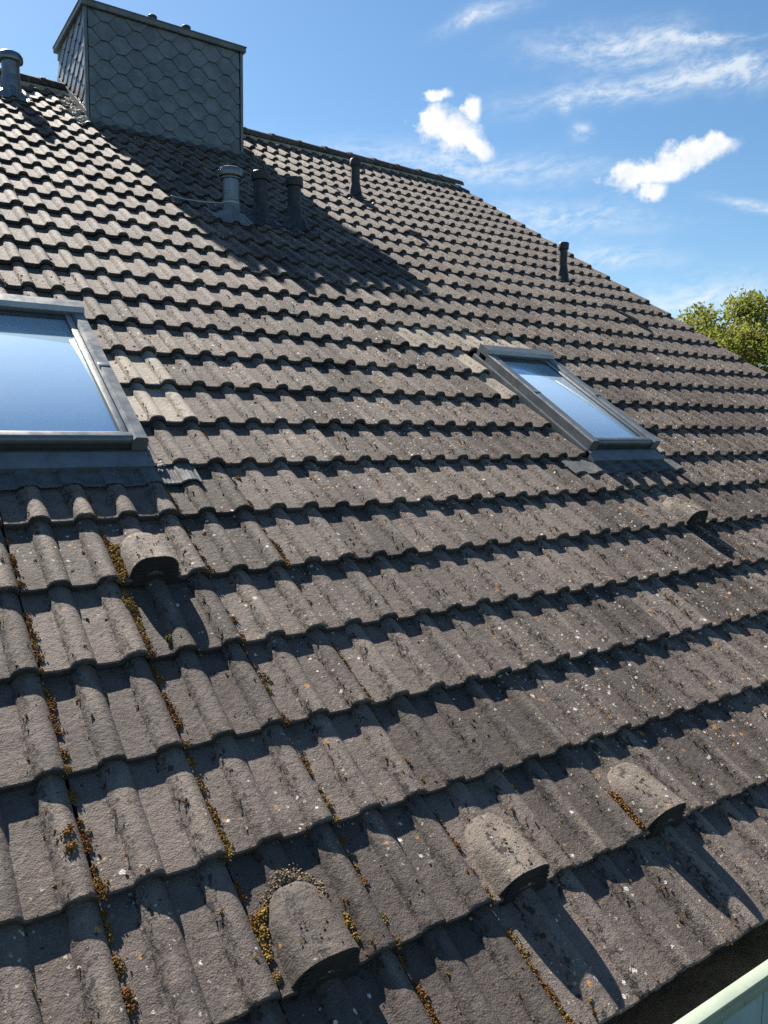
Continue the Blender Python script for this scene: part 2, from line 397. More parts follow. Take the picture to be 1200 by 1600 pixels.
# ---- tile shape
TILT = .0275 / G
LEN = .405
RH = .0285                        # height of a roll
def roll(t):
    """height of the wave over one 150 mm period, t in metres"""
    t = t % .15
    if t < .076: return -.0018 * math.sin(math.pi * t / .076)
    s = (t - .076) / .074
    return RH * max(0.0, 1 - abs(2 * s - 1) ** 2.1) ** (.52 if s < .5 else .68)
def prof(u):
    """height over a whole tile 0..K, its right lap dipping at the joint"""
    h = roll(min(u, K - 1e-6)) if u < K - 1e-6 else roll(.1499)
    if u > K - .010: h -= (u - (K - .010)) * .35
    return h
def tile_geo(u0, u1, nu, vs, seed, thick=.0225, rough=1.0, drop=None):
    us = np.linspace(u0, u1, nu)
    V, F = [], []
    def nz(a, b, c=0.0): return mnoise.noise(Vector((a * 40 + seed * 13.7, b * 40 + seed * 5.1, c)))
    nv = len(vs)
    for j, v in enumerate(vs):
        for i, u in enumerate(us):
            h = prof(u) - TILT * v
            vv = v; hh = h + rough * .0007 * nz(u * 1.5, v * 1.5)
            if j == 0:
                hh -= .0035 + rough * .0010 * nz(u * 4, 7, 1); vv += rough * (.0022 * nz(u * 2, 3) + .0014 * nz(u * 9, 5)); hh -= rough * .0022 * max(0, nz(u * 5, 17) - .25) * 3
            elif j == 1: vv += rough * .0010 * nz(u * 6, 9)
            V.append((u, vv, hh))
    def idx(j, i): return j * nu + i
    for j in range(nv - 1):
        for i in range(nu - 1): F.append((idx(j, i), idx(j, i + 1), idx(j + 1, i + 1), idx(j + 1, i)))
    # front face and a short return underneath
    o1 = len(V)
    for i, u in enumerate(us):
        V.append((u, .002 + rough * .0010 * nz(u * 5, 21), prof(u) - thick + rough * .0012 * nz(u * 7, 31)))
    o2 = len(V)
    for i, u in enumerate(us): V.append((u, .10, prof(u) * .95 - TILT * .10 - thick + .004))
    for i in range(nu - 1):
        F.append((o1 + i, o1 + i + 1, idx(0, i + 1), idx(0, i)))
        F.append((o2 + i, o2 + i + 1, o1 + i + 1, o1 + i))
    # side cheeks
    o3 = len(V)
    for j, v in enumerate(vs):
        for i in (0, nu - 1): V.append((us[i], v + (.002 if j == 0 else 0), prof(us[i]) - TILT * v - thick))
    for j in range(nv - 1):
        F.append((idx(j + 1, 0), o3 + 2 * (j + 1), o3 + 2 * j, idx(j, 0)))
        F.append((idx(j, nu - 1), o3 + 2 * j + 1, o3 + 2 * (j + 1) + 1, idx(j + 1, nu - 1)))
    return V, F
VS_HI = [0, .004, .012, .05, .11, .18, .26, .34, LEN]
VS_LO = [0, .004, .02, .20, LEN]
GAP = .0022
def tile_mesh(name, u0, u1, hi, seed, m):
    nu = (49 if hi else 25) if u1 - u0 > .2 else (25 if hi else 13); vs = VS_HI if hi else VS_LO
    V, F = tile_geo(u0 + GAP, u1 - GAP, nu, vs, seed)
    nt = (nu - 1) * (len(vs) - 1)
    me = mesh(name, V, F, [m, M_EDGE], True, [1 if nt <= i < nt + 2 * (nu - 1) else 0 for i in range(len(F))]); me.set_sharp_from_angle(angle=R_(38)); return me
T_HI = [tile_mesh('tile', 0, K, True, s, M_TILE) for s in range(8)]
T_MID = [tile_mesh('tile', 0, K, False, s, M_TILE) for s in range(4)]
T_CLEAN = [tile_mesh('tile', 0, K, True, s + 20, M_CLEAN) for s in range(3)]
T_HALFL = [tile_mesh('tile', 0, K / 2 + .003, True, s + 30, M_TILE) for s in range(2)]
T_HALFLC = [tile_mesh('tile', 0, K / 2 + .003, True, s + 33, M_CLEAN) for s in range(1)]
T_SLIVER = [tile_mesh('tile', .232, K, True, s + 40, M_CLEAN) for s in range(2)]

# ---- vent tile: the same tile with a moulded hood over its first roll
def vent_mesh(seed):
    V, F = tile_geo(GAP, K - GAP, 49, VS_HI, seed)
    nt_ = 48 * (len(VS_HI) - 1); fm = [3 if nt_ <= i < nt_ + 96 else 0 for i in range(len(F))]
    uc, hw, L, H = .113, .086, .228, .080
    ns, nt = 22, 14
    o = len(V)
    def hood(s, t, inset=0.0):
        x = s * (hw - inset) * (1 - .05 * t)
        arch = max(0.0, 1 - abs(s) ** 3.4) ** .52
        return x, ((H - inset) + (.042 - H) * min(1, t / .9)) * arch
    for j in range(nt + 1):
        t = j / nt
        w = max(.02, 1 - max(0, (t - .45) / .55) ** 2.6) ** .5      # rounded head
        for i in range(ns + 1):
            s = -1 + 2 * i / ns
            x, top = hood(s, t); x *= w
            v = .014 + (L - .02) * t
            if j == nt: top = -.006
            elif j == nt - 1: v += L / nt * .80; top *= .80
            elif j == nt - 2: v += L / nt * .62
            nzv = mnoise.noise(Vector((s * 4 + seed, t * 5, 2))) * .0018
            V.append((uc + x, v, -TILT * v + top + nzv - .003 + .006 * (1 - abs(s) ** 4)))
    for j in range(nt):
        for i in range(ns):
            a = o + j * (ns + 1) + i
            F.append((a, a + 1, a + ns + 2, a + ns + 1)); fm.append(1)
    # thickness of the mouth and the dark grille set back in it
    def ring(inset, v, lift):
        st = len(V)
        for i in range(ns + 1):
            s = -1 + 2 * i / ns; x, top = hood(s, 0, inset)
            V.append((uc + x, v, max(-.012, -TILT * v + top - .003 + (.006 * (1 - abs(s) ** 4)) - lift)))
        return st
    r1 = ring(.004, .0138, .0); r2 = ring(.005, .0150, .0)
    for i in range(ns):
        F.append((o + i, r1 + i, r1 + i + 1, o + i + 1)); fm.append(1)
        F.append((r1 + i, r2 + i, r2 + i + 1, r1 + i + 1)); fm.append(2)
    # the mouth runs down over the butt edge; a dark grille with slats closes it
    b0 = len(V)
    for i in range(ns + 1):
        s = -1 + 2 * i / ns; V.append((uc + s * (hw - .004), -.0075, -.026))
    for i in range(ns): F.append((r2 + i, b0 + i, b0 + i + 1, r2 + i + 1)); fm.append(2)
    for q in range(6):
        z = -.016 + q * .0135; wd = (hw - .012) * max(.05, 1 - max(0, z / H) ** 3) ** .5
        st = len(V)
        vf = -.0105 + .0225 * (z + .026) / (H + .026)
        V += [(uc - wd, vf, z), (uc + wd, vf, z), (uc + wd, vf + .005, z + .004), (uc - wd, vf + .005, z + .004), (uc - wd, vf + .002, z - .0015), (uc + wd, vf + .002, z - .0015)]
        F += [(st, st + 1, st + 2, st + 3), (st + 4, st + 5, st + 1, st)]; fm += [2, 2]
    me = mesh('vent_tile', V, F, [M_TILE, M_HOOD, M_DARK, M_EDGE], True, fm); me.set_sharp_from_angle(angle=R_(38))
    return me
VENTS = {(1, 5), (1, 1), (3, 1), (5, 1), (11, 5)}

# ---- which tiles exist
ROWS = 28
cols = range(-8, 24)
SKY_L = (-.56, .58, 2.40, 3.655); SKY_R = (3.17, 3.80, 2.375, 3.575)
CLEAN = {(2, 9), (2, 8), (9, 11), (10, 11), (12, 11), (11, 11), (5, 26), (5, 24), (4, 26)}
tiles = []
for r in range(ROWS):
    for k in cols:
        kind = 'full'
        if 7 <= r <= 10:
            if -2 <= k <= 1 : continue
            if k == 11: continue
            if k == 10: kind = 'left'
            if k == 12: kind = 'sliver'
        if r >= 25:
            if 6 <= k <= 10: continue
            if k == 5: kind = 'left'
        if k == 23: kind = 'left'
        tiles.append((r, k, kind))
Cc = np.array(CAM_C); RR = np.array(CAM_R)
def pix(p):
    q = RR @ (np.array(p) - Cc)
    if q[2] < .05: return None
    return 600 + FPX * q[0] / q[2], 800 + FPX * q[1] / q[2]
def shown(r, k):
    """photo pixels the exposed face of a tile covers inside the frame"""
    c = [pix((k * K + a * K, (r + b) * G, 0)) for a, b in ((0, 0), (1, 0), (1, 1), (0, 1))]
    if any(x is None for x in c): return 0
    area = abs(sum(c[i][0] * c[(i + 1) % 4][1] - c[(i + 1) % 4][0] * c[i][1] for i in range(4))) / 2
    ins = 0
    for a in np.linspace(.05, .95, 7):
        for b in np.linspace(.05, .95, 7):
            x, y = pix(((k + a) * K, (r + b) * G, 0)); ins += (0 <= x <= 1200 and 0 <= y <= 1600)
    return area * ins / 49
rank = sorted(((shown(r, k), r, k, kd) for r, k, kd in tiles), reverse=True)
single = set((r, k) for a, r, k, kd in rank[:300])
rest_V, rest_F, rest_M = [], [], []
rest_geo = [tile_geo(GAP, K - GAP, 25, VS_LO, s) for s in range(4)]
rest_half = tile_geo(GAP, K / 2 + .003, 13, VS_LO, 9)
def jit(r, k):
    q = random.Random(r * 1000 + k * 7 + 3)
    return (k * K + q.gauss(0, .0010), r * G + q.gauss(0, .0022), q.gauss(0, .0010)), (q.gauss(0, .0025), q.gauss(0, .0018), q.gauss(0, .0028)), q
for a, r, k, kd in rank:
    loc, rot, q = jit(r, k)
    if (k, r) in VENTS:
        o = link('vent_tile', vent_mesh(k * 3 + r), roof, loc, rot); continue
    if (r, k) in single or (k, r) in CLEAN:
        if kd == 'left': me = T_HALFLC[0] if ((k, r) in CLEAN or k == 10 and r in (9, 10)) else q.choice(T_HALFL)
        elif kd == 'sliver': me = q.choice(T_SLIVER)
        elif (k, r) in CLEAN: me = q.choice(T_CLEAN)
        else: me = q.choice(T_HI if a > 2500 else T_MID)
        link('tile', me, roof, loc, rot)
    else:
        V, F = rest_half if kd == 'left' else rest_geo[q.randrange(4)]
        M = Matrix.Translation(loc) @ Matrix.Rotation(rot[2], 4, 'Z') @ Matrix.Rotation(rot[1], 4, 'Y') @ Matrix.Rotation(rot[0], 4, 'X')
        b0 = len(rest_V)
        A = np.array(V) @ np.array(M.to_3x3()).T + np.array(M.translation)
        nu = 13 if kd == 'left' else 25; nt = (nu - 1) * (len(VS_LO) - 1)
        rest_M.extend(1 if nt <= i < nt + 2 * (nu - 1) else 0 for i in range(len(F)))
        rest_V.extend(map(tuple, A)); rest_F.extend(tuple(i + b0 for i in f) for f in F)
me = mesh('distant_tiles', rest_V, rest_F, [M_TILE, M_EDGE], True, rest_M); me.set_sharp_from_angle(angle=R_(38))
tag(link('distant_tiles', me, roof), kind='stuff')
# eaves: tilting batten and closure under the first course
box('eaves_batten', (U0, U1, .02, .07, -.075, -.026), M_DARK, roof, 0)
box('verge_board', (U1 - .045, U1 - .018, .03, RIDGE_V, -.16, -.03), M_RIDGE, roof, .003)

# ---- ridge tiles
def ridge_mesh(seed):
    L, n = .43, 14; V, F = [], []
    def sec(rr, zoff):
        pts = []
        for i in range(n + 1):
            a = math.pi * (-.06 + 1.12 * i / n)
            pts.append((-math.cos(a) * rr * 1.18, math.sin(a) * rr * .80 + zoff))
        return pts
    st = [(0.0, .108, 0), (.012, .114, .002), (.05, .114, .002), (.065, .106, 0), (L - .02, .098, -.004), (L, .096, -.006)]
    for x, rr, z in st:
        for y, zz in sec(rr, z):
            V.append((x, y, zz + .0012 * mnoise.noise(Vector((x * 30 + seed, y * 30, zz * 30)))))
    for j in range(len(st) - 1):
        for i in range(n):
            a = j * (n + 1) + i; F.append((a, a + 1, a + n + 2, a + n + 1))
    o = len(V)
    for x, rr, z in (st[0],):
        for y, zz in sec(rr - .016, z): V.append((x + .001, y, zz))
    for i in range(n): F.append((i, o + i, o + i + 1, i + 1))
    me = mesh('ridge_tile', V, F, M_RIDGE, True); me.set_sharp_from_angle(angle=R_(40)); return me
RM = [ridge_mesh(s) for s in range(3)]
x = U1 + .01 - .43; i = 0
xs = []
while x > U0 - .2:
    xs.append(x); x -= .375
for i, x in enumerate(xs):
    if 1.66 < x < 3.2 - .1 and x + .43 < 3.3: continue
    o = link('ridge_tile', RM[i % 3], house, (x, ry, rz - .012 + random.gauss(0, .002)), (0, R_(-.4), random.gauss(0, .004)))
box('ridge_bedding', (U0 + .02, U1 - .03, ry - .10, ry + .10, rz - .10, rz - .03), M_MORTAR, house, 0)

# ------------------------------------------------------------------ skylights (local frame = roof frame)
def wavy_sheet(name, u0, u1, v0, v1, row, m, parent, lift=.0085, thick=.0022, seed=0, loc=(0, 0), pleat=0.0):
    """soft metal dressed over the tile waves of one course, lower edge free and slightly wavy"""
    nu = int((u1 - u0) / .0034); nv = 9; V, F = [], []
    for side in (0, 1):
        for j in range(nv + 1):
            for i in range(nu + 1):
                u = u0 + (u1 - u0) * i / nu
                ph = prof(u % K if (u % K) < K else 0)
                t = j / nv
                v = v0 + (v1 - v0) * t + (1 - t) * (.010 * mnoise.noise(Vector((u * 5 + seed, 0, 0))) - .30 * (ph - .01))
                e = min(1, min(u - u0, u1 - u) / .03)
                soft = .80 - .20 * t
                n = ph * soft - TILT * (v - row * G) + lift + .010 * t + .0016 * mnoise.noise(Vector((u * 22, v * 22, seed)))
                n += pleat * math.sin(u * 2 * math.pi / .0165) + (1 - t) ** 3 * .004 * (1 + mnoise.noise(Vector((u * 11, 5, seed))))
                V.append((u - loc[0], v - loc[1], n - side * thick))
    S = (nu + 1) * (nv + 1)
    for j in range(nv):
        for i in range(nu):
            a = j * (nu + 1) + i
            F.append((a, a + 1, a + nu + 2, a + nu + 1)); F.append((S + a, S + a + nu + 1, S + a + nu + 2, S + a + 1))
    for i in range(nu): F.append((i, S + i, S + i + 1, i + 1))
    return link(name, mesh(name, V, F, m, True), parent)

def skylight(b, label, apron, h=.095):
    u0, u1, v0, v1 = b; W, L = u1 - u0, v1 - v0
    root = link('skylight', None, house, rw(u0, v0, 0), (PITCH, 0, 0)); tag(root, label)
    fw = .062
    # outer cladding: two sides, bottom rail, top hood
    for nm, x0, x1 in (('side_cladding', 0, fw), ('side_cladding', W - fw, W)):
        inner = x1 if x0 == 0 else x0; outer = x0 if x0 == 0 else x1
        s = 1 if x0 == 0 else -1
        pr = [(outer, -.06), (outer, h - .010), (outer + s * .006, h), (inner - s * .012, h + .001), (inner, h - .012), (inner, -.06)]
        prism(nm, pr, 0.0, L - .105, M_ALU, root, 'y', 30)
        # cover strip joint halfway
        box('cover_joint', (min(outer, inner) + .003, max(outer, inner) - .010, L * .47, L * .47 + .030, h + .0005, h + .0030), M_ALU, root, .0008)
        # kerb flashing at the foot of the side
        xo = outer - s * .012
        prism('kerb_flashing', [(xo, -.05), (xo, .028), (outer - s * .0005, .034), (outer - s * .0005, -.05)], -.03, L + .01, M_ALU, root, 'y', 30)
        gx0, gx1 = sorted((xo - s * .038, xo - s * .0005))
        box('side_gutter', (gx0, gx1, -.06, L + .02, -.034, -.029), M_ALULT, root, .001)
        box('gutter_edge', ((gx0 if s > 0 else gx1 - .006), (gx0 + .006 if s > 0 else gx1), -.06, L + .02, -.0285, -.008), M_ALULT, root, .0015)
    prism('top_hood', [(L - .112, h - .03), (L - .112, h + .004), (L - .098, h + .020), (L - .02, h + .022), (L - .004, h + .012), (L, h - .02), (L, -.05), (L - .03, -.05), (L - .03, h - .03)], .001, W - .001, M_ALU, root, 'x', 30)
    prism('hood_lip', [(L - .1135, h - .004), (L - .1165, h + .003), (L - .099, h + .0235), (L - .096, h + .0215)], .003, W - .003, M_ALULT, root, 'x', 30)
    # bottom rail: pale rounded nosing above, dark undercut front
    nose = [(.052, h - .018), (.052, h - .006)] + [(.030 + .022 * math.cos(a), h - .022 + .017 * math.sin(a)) for a in np.linspace(math.pi / 2, math.pi * 1.15, 9)] + [(.010, h - .032)]
    prism('bottom_rail', nose, fw * .9, W - fw * .9, M_ALU, root, 'x', 50)
    prism('front_panel', [(.006, -.04), (.014, .036), (.012, h - .030), (.05, h - .030), (.05, -.04)], .004, W - .004, M_ALUDK, root, 'x', 30)
    box('front_ledge', (.001, W - .001, -.004, .013, .030, .037), M_ALUDK, root, .002)
    prism('collar', [(-.075, -.030), (-.078, .012), (.004, .035), (.010, -.030)], -.012, W + .012, M_ZINC, root, 'x', 30)
    # sash
    sb = .030
    for x0, x1 in ((fw + .002, fw + sb), (W - fw - sb, W - fw - .002)):
        box('sash_rail', (x0, x1, .054, L - .114, h - .050, h - .016), M_ALULT, root, .003)
        inn = x1 if x0 < W / 2 else x0
        box('gasket', (inn - .002 if x0 > W / 2 else inn - .004, inn + .004 if x0 > W / 2 else inn + .002, .078, L - .14, h - .045, h - .0225), M_ALUDK, root, 0)
    box('sash_rail', (fw + sb, W - fw - sb, .0545, .076, h - .050, h - .018), M_ALULT, root, .003)
    box('gasket', (fw + sb, W - fw - sb, .076, .080, h - .045, h - .024), M_ALUDK, root, 0)
    box('sash_rail', (fw + sb, W - fw - sb, L - .150, L - .1145, h - .050, h - .017), M_ALUDK, root, .003)
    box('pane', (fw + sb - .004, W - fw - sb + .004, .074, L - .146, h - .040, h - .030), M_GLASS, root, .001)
    # dressed apron over the course below
    wavy_sheet('apron', apron[0], apron[1], apron[2], apron[3], 6, M_LEAD, root, seed=u0, loc=(u0, v0), pleat=.0009)
    return root
skylight(SKY_L, 'large grey framed skylight cut by the left edge of the picture', (-.80, .765, 2.215, 2.345))
skylight(SKY_R, 'narrow grey framed skylight halfway up the right of the roof', (2.92, 3.88, 2.180, 2.322))

# ------------------------------------------------------------------ chimney
CX0, CX1, CY0, CY1 = 1.652, 3.258, 7.136, 8.30
CZT = EAVE + 5.315
CZB = EAVE + CY0 * math.tan(PITCH) - .12
chim = link('chimney', None, house, (CX0, CY0, CZB)); tag(chim, 'square chimney clad in grey hexagonal slates')
H = CZT - CZB; CW, CD = CX1 - CX0, CY1 - CY0
box('chimney_core', (0, CW, 0, CD, 0, H), M_FELT, chim, 0)
def clip(poly, x0, x1, y0, y1):
    def cut(p, f, isec):
        o = []
        for i in range(len(p)):
            a, b = p[i], p[(i + 1) % len(p)]
            if f(a): o.append(a)
            if f(a) != f(b): o.append(isec(a, b))
        return o
    for ax_, lim, sg in ((0, x0, 1), (0, x1, -1), (1, y0, 1), (1, y1, -1)):
        f = lambda p: (p[ax_] - lim) * sg >= -1e-9
        def isec(a, b):
            t = (lim - a[ax_]) / (b[ax_] - a[ax_]); return (a[0] + (b[0] - a[0]) * t, a[1] + (b[1] - a[1]) * t)
        poly = cut(poly, f, isec)
        if len(poly) < 3: return []
    return poly
def shingle_face(width, height, place, dx, dy, base_line=None):
    a_, b_ = dx * .24, dx * .76
    q = random.Random(5)
    for i in range(-1, int(width / dx) + 3):
        for j in range(-1, int(height / dy) + 2):
            cx, cy = i * dx + .02, j * dy + (dy / 2 if i % 2 else 0)
            hexa = [(cx - a_, cy - dy / 2), (cx + a_, cy - dy / 2), (cx + b_, cy), (cx + a_, cy + dy / 2), (cx - a_, cy + dy / 2), (cx - b_, cy)]
            hexa = [(cx + (x - cx) * .994 + q.gauss(0, .0008), cy + (y - cy) * .991) for x, y in hexa]
            p = clip(hexa, .022, width - .022, .10, height - .004)
            if len(p) < 3: continue
            ar = abs(sum(p[k][0] * p[(k + 1) % len(p)][1] - p[(k + 1) % len(p)][0] * p[k][1] for k in range(len(p)))) / 2
            if ar < dx * dy * .03: continue
            if base_line and max(y - base_line(x) for x, y in p) < 0: continue
            V, F = [], []
            n = len(p); ti = q.gauss(0, .004)
            c0 = (sum(v[0] for v in p) / n, sum(v[1] for v in p) / n)
            def dep(x, y): return .0185 - .0150 * ((y - cy) / dy + .5) + ti * (x - cx)
            for x, y in p: V.append(place(x, y, .001))
            for x, y in p: V.append(place(c0[0] + (x - c0[0]) * .999, c0[1] + (y - c0[1]) * .999, dep(x, y) - .0012))
            for x, y in p: V.append(place(c0[0] + (x - c0[0]) * .988, c0[1] + (y - c0[1]) * .988, dep(x, y)))
            for k in range(n):
                k2 = (k + 1) % n
                F.append((k, k2, n + k2, n + k)); F.append((n + k, n + k2, 2 * n + k2, 2 * n + k))
            F.append(tuple(range(2 * n, 3 * n)))
            bm = bmesh.new(); vv = [bm.verts.new(v) for v in V]
            for f in F: bm.faces.new([vv[t_] for t_ in f])
            link('shingle', bm_mesh('shingle', bm, M_SLATE), chim)
shingle_face(CW, H, lambda x, y, d: (x, -d, y), .157, .176)
shingle_face(CD, H, lambda x, y, d: (-d, x, y), .157, .176, lambda x: .02 + x * math.tan(PITCH))
# corner strips, base strip, cap, flue pots, dressed flashing
def ell(name, x, y, sx, sy, m, z0, z1):
    bm = bmesh.new()
    w, th = .030, .0185
    xo, yo = x - sx * th, y - sy * th
    pr = [(xo, yo), (xo + sx * w, yo), (xo + sx * w, yo + sy * .003), (xo + sx * .003, yo + sy * .003), (xo + sx * .003, yo + sy * w), (xo, yo + sy * w)]
    A = [bm.verts.new((p[0], p[1], z0)) for p in pr]; B = [bm.verts.new((p[0], p[1], z1)) for p in pr]
    for i in range(6): bm.faces.new((A[i], A[(i + 1) % 6], B[(i + 1) % 6], B[i]))
    bm.faces.new(A[::-1]); bm.faces.new(B)
    return link(name, bm_mesh(name, bm, m), chim)
ell('corner_strip', 0, 0, 1, 1, M_ZINC, .11, H - .001)
ell('corner_strip', CW, 0, -1, 1, M_ZINC, .11, H - .001)
box('side_cladding', (CW + .001, CW + .016, .03, CD, .1, H - .002), M_SLATE, chim, .002)
box('back_cladding', (.002, CW - .002, CD + .001, CD + .016, .1, H - .002), M_SLATE, chim, .002)
# base strip along the front and a raked soaker up the left cheek
box('base_strip', (-.018, CW + .018, -.030, -.0005, .055, .135), M_CAP, chim, .004)
bm = bmesh.new()
tp = math.tan(PITCH)
for y0_, y1_ in ((-.02, CD),):
    P = [(-.020, y0_, .10 + y0_ * tp), (-.020, y1_, .10 + y1_ * tp), (-.020, y1_, .205 + y1_ * tp), (-.020, y0_, .205 + y0_ * tp)]
    A = [bm.verts.new(p) for p in P]; B = [bm.verts.new((p[0] + .018, p[1], p[2])) for p in P]
    for i in range(4): bm.faces.new((A[i], A[(i + 1) % 4], B[(i + 1) % 4], B[i]))
    bm.faces.new(A); bm.faces.new(B[::-1])
link('cheek_flashing', bm_mesh('cheek_flashing', bm, M_CAP), chim)
bm = bmesh.new(); box_bm(bm, -.045, CW + .045, -.045, CD + .045, H, H + .062)
bmesh.ops.bevel(bm, geom=bm.edges[:], offset=.004, segments=2, affect='EDGES')
link('cap', bm_mesh('cap', bm, M_CAP, 40), chim)
box('cap_drip', (-.052, CW + .052, -.052, CD + .052, H + .050, H + .060), M_CAP, chim, .002)
for px, py in ((2.405 - CX0, .30), (2.768 - CX0, .30)):
    lathe_obj('flue_pot', [(.036, H + .055), (.036, H + .205), (.046, H + .207), (.047, H + .245), (.040, H + .252), (.02, H + .252)], M_BLACK, chim, 20, Matrix.Translation((px, py, 0)))
fl = wavy_sheet('front_flashing', CX0 - .10, CX1 + .10, 8.065, 8.335, 24, M_LEAD, None, lift=.006, seed=4.0)
fl.matrix_world = Matrix.Translation((0, 0, EAVE)) @ Matrix.Rotation(PITCH, 4, 'X')
mw = Matrix.Translation((-CX0, -CY0, EAVE - CZB)) @ Matrix.Rotation(PITCH, 4, 'X')
fl.parent = chim; fl.matrix_parent_inverse = Matrix.Identity(4); fl.matrix_local = mw
box('side_soaker', (0, .085, 8.30, RIDGE_V + .02, -.02, -.012), M_LEAD, roof, 0, (CX1 + .001, 0, 0))

# ------------------------------------------------------------------ vent pipes
def vent_pipe(u, v, h, rad, m, label, style):
    root = link('vent_pipe', None, house, rw(u, v, -.02)); tag(root, label)
    # collar plate moulded over the tiles, sleeve leaning out of it
    bm = bmesh.new()
    nu, nv = 40, 10; V, F = [], []
    for j in range(nv + 1):
        for i in range(nu + 1):
            lu = -.19 + .38 * i / nu; lv = -.16 + .36 * j / nv
            uu = u + lu; vv = v + lv
            row = math.floor((v - .14) / G)
            r2 = math.hypot(lu, lv * 1.0)
            hump = .085 * max(0, 1 - (r2 / (rad * 2.1)) ** 2) ** 1.3
            n = prof(uu % K) * .9 - TILT * (vv - row * G) + .010 + hump if vv - row * G < G * 1.2 else 0
            p = rw(uu, vv, n) - rw(u, v, -.02); V.append(p)
    for j in range(nv):
        for i in range(nu):
            a = j * (nu + 1) + i; F.append((a, a + 1, a + nu + 2, a + nu + 1))
    bm.free()
    link('collar', mesh('collar', V, F, m if style != 'galv' else M_ZINC, True), root)
    r = rad
    if style == 'galv':
        lathe_obj('sleeve', [(r * 1.12, .0), (r * 1.12, .11), (r * 1.05, .135), (r * 1.04, .16)], M_ZINC, root)
        lathe_obj('pipe', [(r, .12), (r, h - .05)], m, root)
        lathe_obj('cap', [(r * .6, h - .075), (r * 1.42, h - .072), (r * 1.47, h - .06), (r * 1.47, h - .035), (r * 1.36, h - .012), (r * 1.0, h - .001), (.01, h)], m, root)
        lathe_obj('cap_ring', [(r * 1.12, h - .094), (r * 1.22, h - .092), (r * 1.22, h - .083), (r * 1.10, h - .080)], m, root)
        lathe_obj('seam_band', [(r * 1.02, .205), (r * 1.025, .21), (r * 1.025, .218), (r * 1.02, .222)], m, root)
    elif style == 'dome':
        lathe_obj('sleeve', [(r * 1.18, .0), (r * 1.15, .12), (r * 1.02, .19)], m, root)
        lathe_obj('pipe', [(r, .10), (r, h - .06)], m, root)
        lathe_obj('cap', [(r * .7, h - .095), (r * 1.38, h - .09), (r * 1.42, h - .075), (r * 1.40, h - .045), (r * 1.2, h - .018), (r * .8, h - .003), (.01, h)], M_GALV, root)
    else:
        lathe_obj('sleeve', [(r * 1.55, .0), (r * 1.42, .06), (r * 1.12, .13), (r * 1.04, .15)], m, root)
        lathe_obj('pipe', [(r, .10), (r * .97, h - .05)], m, root)
        lathe_obj('cap', [(r * .9, h - .075), (r * 1.22, h - .07), (r * 1.26, h - .06), (r * 1.26, h - .008), (r * 1.15, h), (.01, h)], m, root)
    return root
vp = vent_pipe(7.45 * K, 17.45 * G, .415, .066, M_GALV, 'grey metal vent pipe with mushroom cap and stay wire in the chimney shadow', 'galv')
vent_pipe(8.45 * K, 17.72 * G, .41, .060, M_BLACK, 'black vent pipe in the chimney shadow beside the grey capped pipe', 'plain')
vent_pipe(9.62 * K, 17.95 * G, .40, .060, M_BLACK, 'black vent pipe whose top meets the edge of the chimney shadow', 'plain')
vent_pipe(14.30 * K, 22.3 * G, .40, .050, M_BLACK, 'black vent pipe just below the ridge right of the chimney', 'plain')
vent_pipe(19.95 * K, 17.1 * G, .39, .045, M_BLACK, 'lone black vent pipe near the right verge', 'plain')
vent_pipe(3.40 * K, 25.65 * G, .41, .080, M_GALV, 'dome capped vent pipe beside the ridge left of the chimney', 'dome')
# stay wire from the grey pipe to a hook under the tiles, and its clamp
w0 = rw(5.95 * K, 18.05 * G, .035) - rw(7.45 * K, 17.45 * G, -.02)
w1 = Vector((-.066, .0, .13))
tube_obj('stay_wire', [w0 + (w1 - w0) * t - Vector((0, 0, .012 * math.sin(math.pi * t))) for t in np.linspace(0, 1, 9)], .0065, M_ALULT, vp)
tube_obj('wire_hook', [w0 + Vector((.015, -.01, -.045)), w0 + Vector((.02, -.004, -.01)), w0 + Vector((.008, 0, .006)), w0], .004, M_GALV, vp)
lathe_obj('clamp', [(.070, .122), (.070, .142)], M_ALULT, vp)

# ------------------------------------------------------------------ gutter along the eave (pale green boards)
gut = link('gutter', None, house, (0, 0, EAVE)); tag(gut, 'pale green box gutter running along the eave')
zc = -.010
box('cap_rail', (U0, U1, -.119, -.084, zc - .018, zc), M_GREEN, gut, .003)
box('front_rail', (U0, U1, -.1165, -.095, zc - .050, zc - .0185), M_GREEN, gut, .003)
x = U0; q = random.Random(3)
while x < U1 - .05:
    w = .185
    box('board', (x + .002, min(U1, x + w - .002), -.113 + q.gauss(0, .0006), -.096, zc - .42, zc - .0505), M_GREENB, gut, .003); x += w
box('trough', (U0, U1, -.0955, .20, zc - .12, zc - .105), M_BARK, gut, 0)
box('fascia', (U0, U1, .20, .225, zc - .40, -.03), M_DARK, gut, 0)

